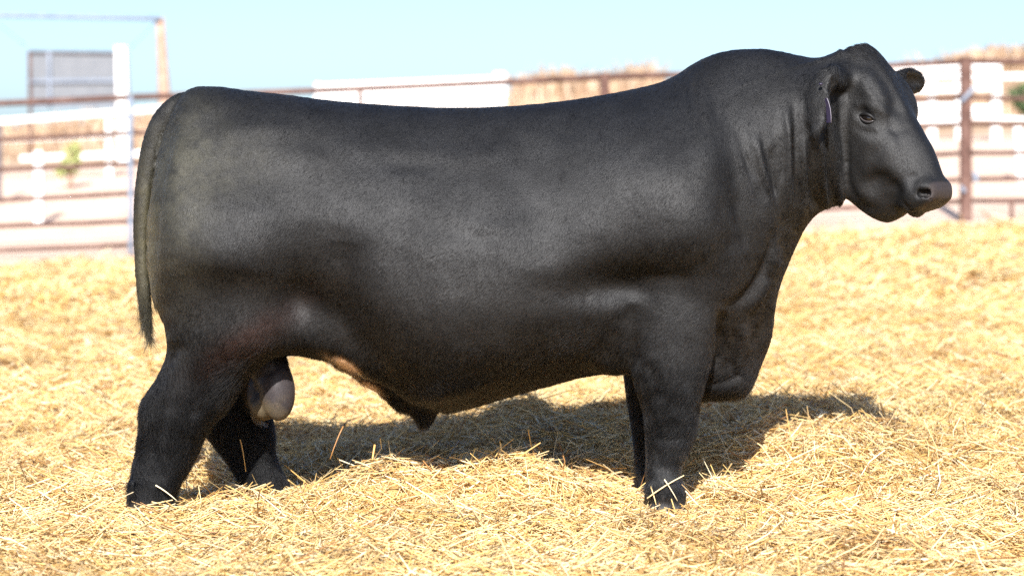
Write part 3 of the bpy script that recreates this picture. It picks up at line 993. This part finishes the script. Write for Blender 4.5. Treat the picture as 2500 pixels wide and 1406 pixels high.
# ------------------------------------------------------------------ straw bedding: every stalk is a bent three-sided stem, blades are folded ribbons
PAL = np.array([(.75,.56,.27),(.72,.49,.19),(.80,.63,.35),(.84,.73,.50),(.62,.38,.13),(.34,.175,.065),(.64,.45,.23)])
PW = np.array([.25,.19,.19,.12,.13,.07,.05])
def straw_set(n, D0, D1, half, len0, len1, rad0, rad1, segs, up, lift0, lift1, seed, leafy=.25, side=1.0):
    r = np.random.default_rng(seed)
    # more stalks near the lens, even cover on the ground
    D = np.sqrt(r.random(n) * (D1**2 - D0**2) + D0**2)
    X = r.uniform(-1, 1, n) * (half * D + .95)
    heap = vnoise(X/.22, D/.22, 31) * .5 + .5
    L = r.uniform(len0, len1, n) * r.choice([.5, .8, 1, 1.25], n)
    # combed in drifts
    az = vnoise(X/.55, D/.55, 33) * 2.4 + r.normal(0, .75, n)
    el = r.normal(0, up, n) + r.choice([0, .35, -.3], n, p=[.91, .05, .04])
    base = terrain(X, D) + r.uniform(lift0, lift1, n) * (.35 + 1.5*heap**2)
    d = np.stack([np.cos(az)*np.cos(el), np.sin(az)*np.cos(el), np.sin(el)], 1)
    c = np.stack([X, D - DIST, base + np.abs(np.sin(el))*L*.32], 1)
    # follow the slope
    e = .04
    gxd = (terrain(X + d[:, 0]*e, D + d[:, 1]*e) - terrain(X - d[:, 0]*e, D - d[:, 1]*e)) / (2*e)
    d[:, 2] += gxd * .85
    d /= np.linalg.norm(d, axis=1, keepdims=True)
    rad = r.uniform(rad0, rad1, n)
    k = segs + 1
    ts = np.linspace(-.5, .5, k)
    bend = r.normal(0, .24, (n, 3)); bend[:, 2] *= .5
    kink = r.normal(0, .10, (n, 3))
    sidev = np.cross(d, np.array([0, 0, 1.0])); sidev /= np.linalg.norm(sidev, axis=1, keepdims=True) + 1e-9
    upv = np.cross(sidev, d)
    roll = r.uniform(0, 6.28, n)
    a = sidev*np.cos(roll)[:, None] + upv*np.sin(roll)[:, None]; b = np.cross(d, a)
    flat = np.where(r.random(n) < leafy, .25, 1.0)
    wide = np.where(flat < 1, 1.5, 1.0)
    V = np.empty((n, k, 3, 3), dtype=np.float32)
    for j, t in enumerate(ts):
        ctr = c + d*(t*L)[:, None] + bend*((t*t - .08)*L)[:, None] + kink*(abs(t)*(t > 0)*L)[:, None]
        tap = 1 - .35*abs(t)
        for i in range(3):
            th = i*2.0944
            V[:, j, i] = ctr + (a*(math.cos(th)*wide)[:, None] + b*(math.sin(th)*flat)[:, None])*(rad*tap)[:, None]
    base_i = (np.arange(n)*k*3)[:, None, None, None]
    fj = np.arange(segs)[None, :, None, None]*3
    q = np.array([[i, (i+1) % 3, 3+(i+1) % 3, 3+i] for i in range(3)])[None, None]
    Fq = (base_i + fj + q).reshape(-1, 4)
    col = PAL[r.choice(len(PAL), n, p=PW)] * r.uniform(.78, 1.12, n)[:, None]
    # bleached and weathered drifts
    dr = vnoise(X/.8, D/.8, 41)[:, None]
    col = col * (1 + .10*dr)
    soil = sstep(vnoise(X/.42+5, D/.42, 43)*.6 + vnoise(X/.13, D/.13, 44)*.4, .28, .62)[:, None] * (r.random(n) < .8)[:, None]
    col = col * (1 - soil*np.array([.32,.38,.42]))
    C = np.repeat(col[:, None], k*3, 1).reshape(-1, 3)
    return V.reshape(-1, 3), Fq, C

def straw_mat():
    m = Nodes('straw')
    at = m.n('ShaderNodeAttribute', attribute_name='tint')
    nz = m.noise(60, 3, .6)
    var = m.ramp(nz, [(.3, (.82,.78,.70)), (.7, (1.08,1.06,1.02))])
    mx = m.n('ShaderNodeMix', data_type='RGBA', blend_type='MULTIPLY'); mx.inputs['Factor'].default_value = 1
    m.l(at.outputs['Color'], mx.inputs['A']); m.l(var, mx.inputs['B'])
    m.l(mx.outputs['Result'], m.b.inputs['Base Color'])
    m.b.inputs['Roughness'].default_value = .42
    m.b.inputs['Specular IOR Level'].default_value = .45
    return m.m
M_STRAW = straw_mat()
parts = [
    straw_set(98000, 6.2, 10.6, .2, .045, .14, .0010, .0022, 2, .17, -.02, .032, 101, .35),
    straw_set(12000, 6.2, 10.6, .2, .07, .19, .0013, .0026, 2, .30, .005, .040, 102, .35),
    straw_set(60000, 6.2, 10.6, .2, .015, .05, .0012, .0028, 1, .25, -.005, .042, 103, .5),
    straw_set(54000, 10.4, 16.0, .2, .06, .18, .0020, .0042, 1, .22, -.01, .05, 104, .3),
    straw_set(38000, 15.8, 22.4, .2, .09, .24, .0045, .0080, 1, .25, -.01, .06, 105, .3),
]
vs, fs, cs, o = [], [], [], 0
for v, f, c in parts:
    vs.append(v); fs.append(f + o); cs.append(c); o += len(v)
vs = np.concatenate(vs); fs = np.concatenate(fs); cs = np.concatenate(cs)
# stalks do not run through the bull's legs: drop those whose middle lies inside a leg
me = mesh_np('straw_bedding', vs, fs)
a = me.attributes.new('tint', 'FLOAT_COLOR', 'POINT')
a.data.foreach_set('color', np.concatenate([cs, np.ones((len(cs), 1))], 1).astype(np.float32).ravel())
straw = link('straw_bedding', me, M_STRAW, kind='stuff', label='thick loose golden straw bedding covering the yard', cat='straw')
del vs, fs, cs, parts
# single stalks that stand out against the bull's feet and the shadow
def stalk(p, q, r, label, bend=.02, k=5, col=0):
    p, q = np.array(p), np.array(q)
    ts = np.linspace(0, 1, k)
    pts = [p*(1-t) + q*t + np.array([0, 0, bend*4*t*(1-t)]) for t in ts]
    me = tube('straw_stalk', pts, [r*(1-.35*t) for t in ts], 6)
    a = me.attributes.new('tint', 'FLOAT_COLOR', 'POINT')
    c = PAL[col]
    a.data.foreach_set('color', np.tile(np.array([*c, 1.0], dtype=np.float32), len(me.vertices)))
    return link('straw_stalk', me, M_STRAW, label=label, cat='straw stalk', group='single stalks standing out')
stalk(P(1580, 1216, -.285), P(1670, 1160, -.29), .0023, 'long pale straw slanting across the near front hoof', .004, col=2)
stalk(P(1622, 1170, -.295), P(1654, 1222, -.285), .0019, 'short pale straw crossing down over the near front hoof', .002, col=3)
stalk(P(1588, 1186, -.27), P(1602, 1232, -.29), .0020, 'thin upright straw at the back of the near front hoof', .004, col=0)
stalk(P(380, 1184, -.29), P(432, 1222, -.28), .0022, 'pale straw leaning on the near hind foot', .003, col=3)
stalk(P(586, 1072, .10), P(600, 1150, .10), .0018, 'thin bent stem standing before the far hind leg', .012, col=4)
stalk(P(838, 1040, .12), P(806, 1120, .10), .0024, 'dark dry stem sticking up at the rear end of the shadow', .006, col=5)
stalk(P(915, 1085, .12), P(905, 1150, .10), .0036, 'orange brown stalk standing in the shadow behind the sheath', .002, col=4)
stalk(P(1660, 1150, -.20), P(1690, 1085, -.10), .0026, 'pale straw rising in front of the near fore leg', .003, col=2)
# ------------------------------------------------------------------ fences and yard behind
def B(u, v, D):
    return P(u, v, D - DIST)
def metal(name, c0, c1, c2):
    m = Nodes(name)
    nz = m.noise(7, 6, .7)
    m.l(m.ramp(nz, [(.32, c0), (.5, c1), (.68, c2)]), m.b.inputs['Base Color'])
    m.b.inputs['Roughness'].default_value = .75
    m.b.inputs['Specular IOR Level'].default_value = .25
    m.bump(nz, .2, .004)
    return m.m
M_RUST = metal('rusty_pipe', (.055,.028,.021), (.10,.053,.042), (.15,.09,.072))
M_WHITE = metal('white_paint', (.60,.59,.57), (.69,.685,.67), (.74,.735,.72))
M_GALV = metal('galvanised_pipe', (.13,.16,.21), (.18,.21,.26), (.23,.26,.31))
M_WOOD = metal('weathered_pole', (.27,.17,.12), (.34,.225,.165), (.42,.30,.23))
M_DARK = metal('dark_steel', (.07,.06,.07), (.10,.09,.10), (.14,.12,.12))

def box_mesh(name, c0, c1, w, h, bev=.012):
    """a beam from c0 to c1, w deep (y), h high, with softened edges"""
    c0 = np.array(c0, float); c1 = np.array(c1, float)
    d = c1 - c0; d /= np.linalg.norm(d)
    y = np.array([0, 1.0, 0]); y = y - d*(y @ d); y /= np.linalg.norm(y)
    z = np.cross(d, y)
    bev = min(bev, w*.3, h*.3)
    ring = [(-w/2+bev,-h/2),(w/2-bev,-h/2),(w/2,-h/2+bev),(w/2,h/2-bev),(w/2-bev,h/2),(-w/2+bev,h/2),(-w/2,h/2-bev),(-w/2,-h/2+bev)]
    vs = [tuple(c + y*a + z*b) for c in (c0, c1) for a, b in ring]
    fs = [(i, (i+1) % 8, 8+(i+1) % 8, 8+i) for i in range(8)] + [tuple(range(7,-1,-1)), tuple(range(8,16))]
    me = bpy.data.meshes.new(name); me.from_pydata(vs, [], fs); me.update()
    return me
def empty(name, loc, **kw):
    return link(name, None, loc=tuple(loc), **kw)
def child(name, me, mat, root):
    o = link(name, me, mat, root)
    o.matrix_parent_inverse.identity()
    r = root
    off = np.zeros(3)
    while r is not None:
        off += np.array(r.location); r = r.parent
    o.location = tuple(-off)
    return o
def foot(u, v, D):
    p = B(u, v, D); p[2] = float(terrain(p[0], D)); return p
def pipe(a, b, r, n=8, sag=0.0, k=6):
    ts = np.linspace(0, 1, k)
    pts = [np.array(a)*(1-t) + np.array(b)*t - np.array([0, 0, sag*4*t*(1-t)]) for t in ts]
    return tube('pipe', pts, r, n)

FD = 24.5
LEFT0, LEFT1 = [250,338,412,486,549,608], [238,325,400,472,540,598]
RGT1 = [151,238,303,374,438,490]
def lerp(u, u0, u1, a, b): return a + (b-a)*(u-u0)/(u1-u0)
def rails_at(u):
    if u <= 318: return [lerp(u, 0, 318, a, b) for a, b in zip(LEFT0, LEFT1)]
    if u <= 2357: return [lerp(u, 318, 2357, a, b) for a, b in zip(LEFT1, RGT1)]
    return [lerp(u, 2357, 2520, a, b) for a, b in zip(RGT1, [149,240,303,371,434,487])]
def panel(u0, u1, label, uprights=(), r=.024):
    root = empty('pipe_fence', foot((u0+u1)/2, 600, FD), label=label, cat='fence', group='rusty pipe panels round the yard')
    a, b = rails_at(u0), rails_at(u1)
    for i, (va, vb) in enumerate(zip(a, b)):
        child('rail', pipe(B(u0, va, FD), B(u1, vb, FD), r*(1.25 if i == 0 else 1), 8, .012), M_RUST, root)
    for (u, i0, i1) in uprights:
        rr = rails_at(u); ft = foot(u, 600, FD)
        lo = ft - np.array([0,0,.05]) if i1 is None else B(u, rr[i1], FD)
        child('upright', pipe(B(u, rr[i0], FD), lo, r*.9, 8), M_RUST, root)
    return root
panel(-520, 316, 'rusty six-rail pipe panel left of the bull\'s tail', ((-200,0,None),))
panel(322, 1466, 'rusty pipe panel behind the bull\'s back, only its top rail showing', ((880,0,1),))
panel(1486, 2344, 'rusty six-rail pipe panel right behind the bull\'s head', ((1900,0,None),))
panel(2372, 3050, 'rusty pipe panel right of the square post', ((2470,5,None),(2800,0,None)))
def post(name, u, v, D, w, mat, label, cat, grp=None, top_cap=True, lean=0.0):
    t = B(u, v, D); b = foot(u + lean, 600, D); b[2] -= .15
    root = empty(name, (b[0], b[1], b[2]+.15), label=label, cat=cat, group=grp)
    child('shaft', box_mesh('shaft', b, t, w, w, .01), mat, root)
    if top_cap:
        child('cap', box_mesh('cap', t, t + np.array([0,0,.012]), w*1.06, w*1.06, .006), mat, root)
    return root
p1 = post('fence_post', 1476, 182, FD, .085, M_RUST, 'rusty steel fence post behind the dip of the bull\'s back', 'post', 'rusty steel posts')
p2 = post('fence_post', 2358, 143, FD, .105, M_RUST, 'square rusty steel post right of the bull\'s muzzle', 'post', 'rusty steel posts')
child('hinge', pipe(B(2346, 250, FD-.08), B(2380, 214, FD-.08), .022, 6), M_GALV, p2)
child('latch', pipe(B(2384, 445, FD-.08), B(2380, 420, FD-.08), .028, 6), M_GALV, p2)
child('latch', pipe(B(2346, 455, FD-.08), B(2356, 470, FD-.08), .020, 6), M_GALV, p2)
tpost = empty('fence_post', foot(319, 600, FD-.03), label='thin grey steel post at the end of the left panel', cat='post')
ft = foot(319, 600, FD-.03); child('shaft', pipe(ft - np.array([0,0,.1]), B(319, 236, FD-.03), .026, 8), M_GALV, tpost)

# white board fences further back
def boards(name, label, cat, D, rows, posts, grp='white painted board fences', pw=.05):
    """rows: (u0, v0, u1, v1, thickness px); posts: (u top, v top, u bottom, v bottom or None, width px)"""
    k = D / F_PX
    us = [r[0] for r in rows] + [r[2] for r in rows] + [p[0] for p in posts]
    root = empty(name, foot((min(us)+max(us))/2, 600, D), label=label, cat=cat, group=grp)
    for (u0, v0, u1, v1, th) in rows:
        child('plank', box_mesh('plank', B(u0, v0, D), B(u1, v1, D), pw, th*k, .008), M_WHITE, root)
    for (ut, vt, ub, vb, w) in posts:
        Dp = D + .04 + w*k*.5
        b = B(ub, vb, Dp) if vb is not None else foot(ub, 600, Dp) - np.array([0,0,.1])
        t = B(ut, vt, Dp)
        child('post', box_mesh('post', b, t, w*k, w*k, .012), M_WHITE, root)
    return root
boards('board_fence', 'white board fence with sloping top rail left of the bull\'s rump', 'fence', 34.0,
       [(-120,306,258,277,14),(258,277,560,252,14),(-120,350,300,332,7),(50,388,560,366,15)],
       [(266,284,268,None,16),(-60,300,-58,None,19),(520,256,520,None,19)])
boards('board_fence', 'white plank pen wall showing above the middle of the bull\'s back', 'fence', 40.0,
       [(772,213,1236,194,15),(772,233,1236,214,13),(772,253,1236,233,14),(772,272,1236,252,10),(772,290,1236,272,12)],
       [(1220,178,1220,None,28),(1112,196,1112,None,14),(776,203,776,None,14)])
boards('board_fence', 'white plank gate between the bull\'s forehead and the square post', 'gate', 36.0,
       [(2140,168,2345,164,11),(2140,190,2345,187,10),(2140,219,2345,216,21),(2140,268,2345,264,24),(2140,295,2345,293,12)],
       [(2274,160,2274,None,22),(2340,158,2340,None,16)])
boards('board_fence', 'white board fence right of the square post', 'fence', 35.0,
       [(2366,166,2440,163,15),(2366,189,2560,186,15),(2366,215,2438,213,16),(2366,270,2440,268,22),(2366,288,2560,292,8)],
       [(2432,156,2430,None,22),(2556,176,2556,None,20)])
post('painted_post', 296, 116, 38.0, .165, M_WHITE, 'tall thick white post beside the grey screen', 'post', lean=8)
post('painted_post', 95, 372, 28.5, .10, M_WHITE, 'short white post in the yard at the far left', 'post')
post('painted_post', 2484, 306, 29.0, .095, M_WHITE, 'short white post leaning at the right edge', 'post', lean=10)
post('steel_post', -2, 308, 31.0, .06, M_DARK, 'dark steel post at the left edge of the picture', 'post')

# tall gateway with a pipe header
gr_ = empty('gateway', foot(400, 600, 36), label='tall gateway of a leaning wooden pole and a blue-grey pipe header', cat='gateway')
b = foot(412, 600, 36); b[2] -= .2
t = B(391, 44, 36)
pts = [t*(1-s)+b*s for s in np.linspace(0, 1, 8)]
child('pole', tube('pole', pts, np.linspace(.065, .105, 8), 12), M_WOOD, gr_)
b2 = foot(-420, 600, 36); b2[2] -= .2
pts = [B(-412, 30, 36)*(1-s)+b2*s for s in np.linspace(0, 1, 8)]
child('pole', tube('pole', pts, np.linspace(.065, .105, 8), 12), M_WOOD, gr_)
child('header', pipe(B(-430, 28, 35.9), B(392, 46, 35.9), .036, 8), M_GALV, gr_)
for a_, c_ in (((318,118),(384,52)), ((62,112),(-40,30))):
    child('brace_wire', pipe(B(*a_, 36.6), B(*c_, 36.0), .006, 5), M_GALV, gr_)

# grey screen: frame, cross bars and a sheet of shade cloth
SD = 39.0
sr = empty('screen', foot(175, 600, SD), label='grey sheet screen on a steel frame behind the left fence', cat='screen')
def bar(u0, v0, u1, v1, r, mat, nm): child(nm, pipe(B(u0, v0, SD), B(u1, v1, SD), r, 6), mat, sr)
bar(71, 126, 76, 380, .026, M_RUST, 'frame_post'); bar(312, 122, 316, 380, .020, M_GALV, 'frame_post')
bar(70, 127, 312, 130, .022, M_DARK, 'frame_bar'); bar(74, 262, 314, 262, .016, M_GALV, 'frame_bar'); bar(73, 200, 314, 198, .030, M_GALV, 'frame_bar')
bar(120, 128, 122, 262, .030, M_GALV, 'frame_bar')
k = SD / F_PX
M_CLOTH = metal('grey_shade_cloth', (.125,.135,.15), (.14,.15,.165), (.155,.165,.18))
child('sheet', box_mesh('sheet', (B(74, 195, SD+.03)), (B(313, 195, SD+.03)), .008, 133*k, .002), M_CLOTH, sr)

# ------------------------------------------------------------------ dry weeds on the bank, shrubs
def blades(n, xr, Dr, h0, h1, w, cols, seed, lean=.35, clump=1.6):
    r = np.random.default_rng(seed)
    X = r.uniform(*xr, n); D = r.uniform(*Dr, n)
    den = vnoise(X/clump, D/clump, seed+3)*.6 + vnoise(X/(clump*.3), D/(clump*.3), seed+4)*.4
    keep = den > r.uniform(-.9, .5, n); X, D, den = X[keep], D[keep], den[keep]; n = len(X)
    h = r.uniform(h0, h1, n)*(.45 + .9*np.clip(den+.5, 0, 1.3))
    p = np.stack([X, D-DIST, terrain(X, D)], 1)
    az = r.uniform(0, 6.28, n); dx = np.stack([np.cos(az), np.sin(az), 0*az], 1)
    tip = p + np.stack([r.normal(0, lean, n), r.normal(0, lean, n), np.ones(n)], 1)*h[:, None]
    mid = p*.45 + tip*.55 + r.normal(0, .06, (n, 3))*h[:, None]
    ww = w*r.uniform(.6, 1.4, n)[:, None]
    V = np.stack([p-dx*ww*.5, p+dx*ww*.5, mid+dx*ww, mid-dx*ww, tip+dx*ww*.7, tip-dx*ww*.7], 1).reshape(-1, 3)
    i = np.arange(n)[:, None]*6
    Fc = np.concatenate([i+np.array([[0,1,2,3]]), i+np.array([[3,2,4,5]])])
    col = np.array(cols)[r.integers(0, len(cols), n)]*r.uniform(.8, 1.15, n)[:, None]
    return V, Fc, np.repeat(col[:, None], 6, 1).reshape(-1, 3)
def leaf_mat(name, rough=.7):
    m = Nodes(name)
    at = m.n('ShaderNodeAttribute', attribute_name='tint')
    m.l(at.outputs['Color'], m.b.inputs['Base Color'])
    m.b.inputs['Roughness'].default_value = rough
    m.b.inputs['Specular IOR Level'].default_value = .2
    return m.m
M_LEAF = leaf_mat('leaf')
def tinted(name, V, Fc, C, mat, **kw):
    me = mesh_np(name, V, Fc)
    a = me.attributes.new('tint', 'FLOAT_COLOR', 'POINT')
    a.data.foreach_set('color', np.concatenate([C, np.ones((len(C), 1))], 1).astype(np.float32).ravel())
    return link(name, me, mat, **kw)
DRYC = [(.40,.27,.17),(.45,.31,.21),(.35,.225,.135),(.48,.36,.26),(.31,.21,.13)]
V1, F1, C1 = blades(15000, (-16, 22), (46, 64), .12, .34, .022, DRYC, 71)
V2, F2, C2 = blades(5200, (.2, 3.4), (57, 63), .25, .62, .03, DRYC, 72, .3, 1.1)
V3, F3, C3 = blades(4200, (10.4, 16), (57, 63), .2, .55, .03, DRYC, 73, .3, 1.3)
tinted('dry_weeds', np.concatenate([V1, V2, V3]), np.concatenate([F1, F2+len(V1), F3+len(V1)+len(V2)]), np.concatenate([C1, C2, C3]), M_LEAF,
       kind='stuff', label='tall dry tan weeds on the bank behind the pens', cat='weeds')
def shrub(u, v0, v1, D, wpx, cols, label, seed, n=1500):
    r = np.random.default_rng(seed)
    k = D/F_PX; base = foot((u), 600, D)
    top = B(u, v0, D)[2]; hgt = top - base[2]; wx = wpx*k/2
    root = empty('shrub', base, label=label, cat='shrub')
    for i in range(6):
        e = np.array([r.normal(0, wx*.5), r.normal(0, wx*.5), hgt*.8])
        child('stem', tube('stem', [base, base+e*.5+r.normal(0,.03,3), base+e], [.02,.014,.005], 5), M_WOOD, root)
    cc = r.normal(0, .45, (26, 3))*np.array([wx, wx, hgt*.32]) + np.array([0, 0, hgt*.58])
    c = base + cc[r.integers(0, 26, n)] + r.normal(0, .22, (n, 3))*np.array([wx, wx, hgt*.25])
    c[:, 2] = np.clip(c[:, 2], base[2]+.05, top)
    a = r.normal(size=(n, 3)); a /= np.linalg.norm(a, axis=1, keepdims=True)
    b = np.cross(a, r.normal(size=(n, 3))); b /= np.linalg.norm(b, axis=1, keepdims=True)
    s = r.uniform(.03, .06, n)[:, None]
    V = np.stack([c-a*s, c+b*s*.45, c+a*s, c-b*s*.45], 1).reshape(-1, 3)
    Fc = np.arange(n*4).reshape(n, 4)
    col = np.array(cols)[r.integers(0, len(cols), n)]
    o = tinted('foliage', V - base, Fc, np.repeat(col[:, None], 4, 1).reshape(-1, 3), M_LEAF, parent=root)
    return root
shrub(172, 345, 400, 32.5, 46, [(.30,.32,.12),(.36,.37,.16),(.26,.29,.10)], 'small lime green shrub by the white board fence', 81, 700)
shrub(2512, 196, 300, 37.5, 70, [(.04,.07,.03),(.06,.10,.04),(.11,.14,.06)], 'dark green shrub at the right edge behind the fence', 82, 1500)
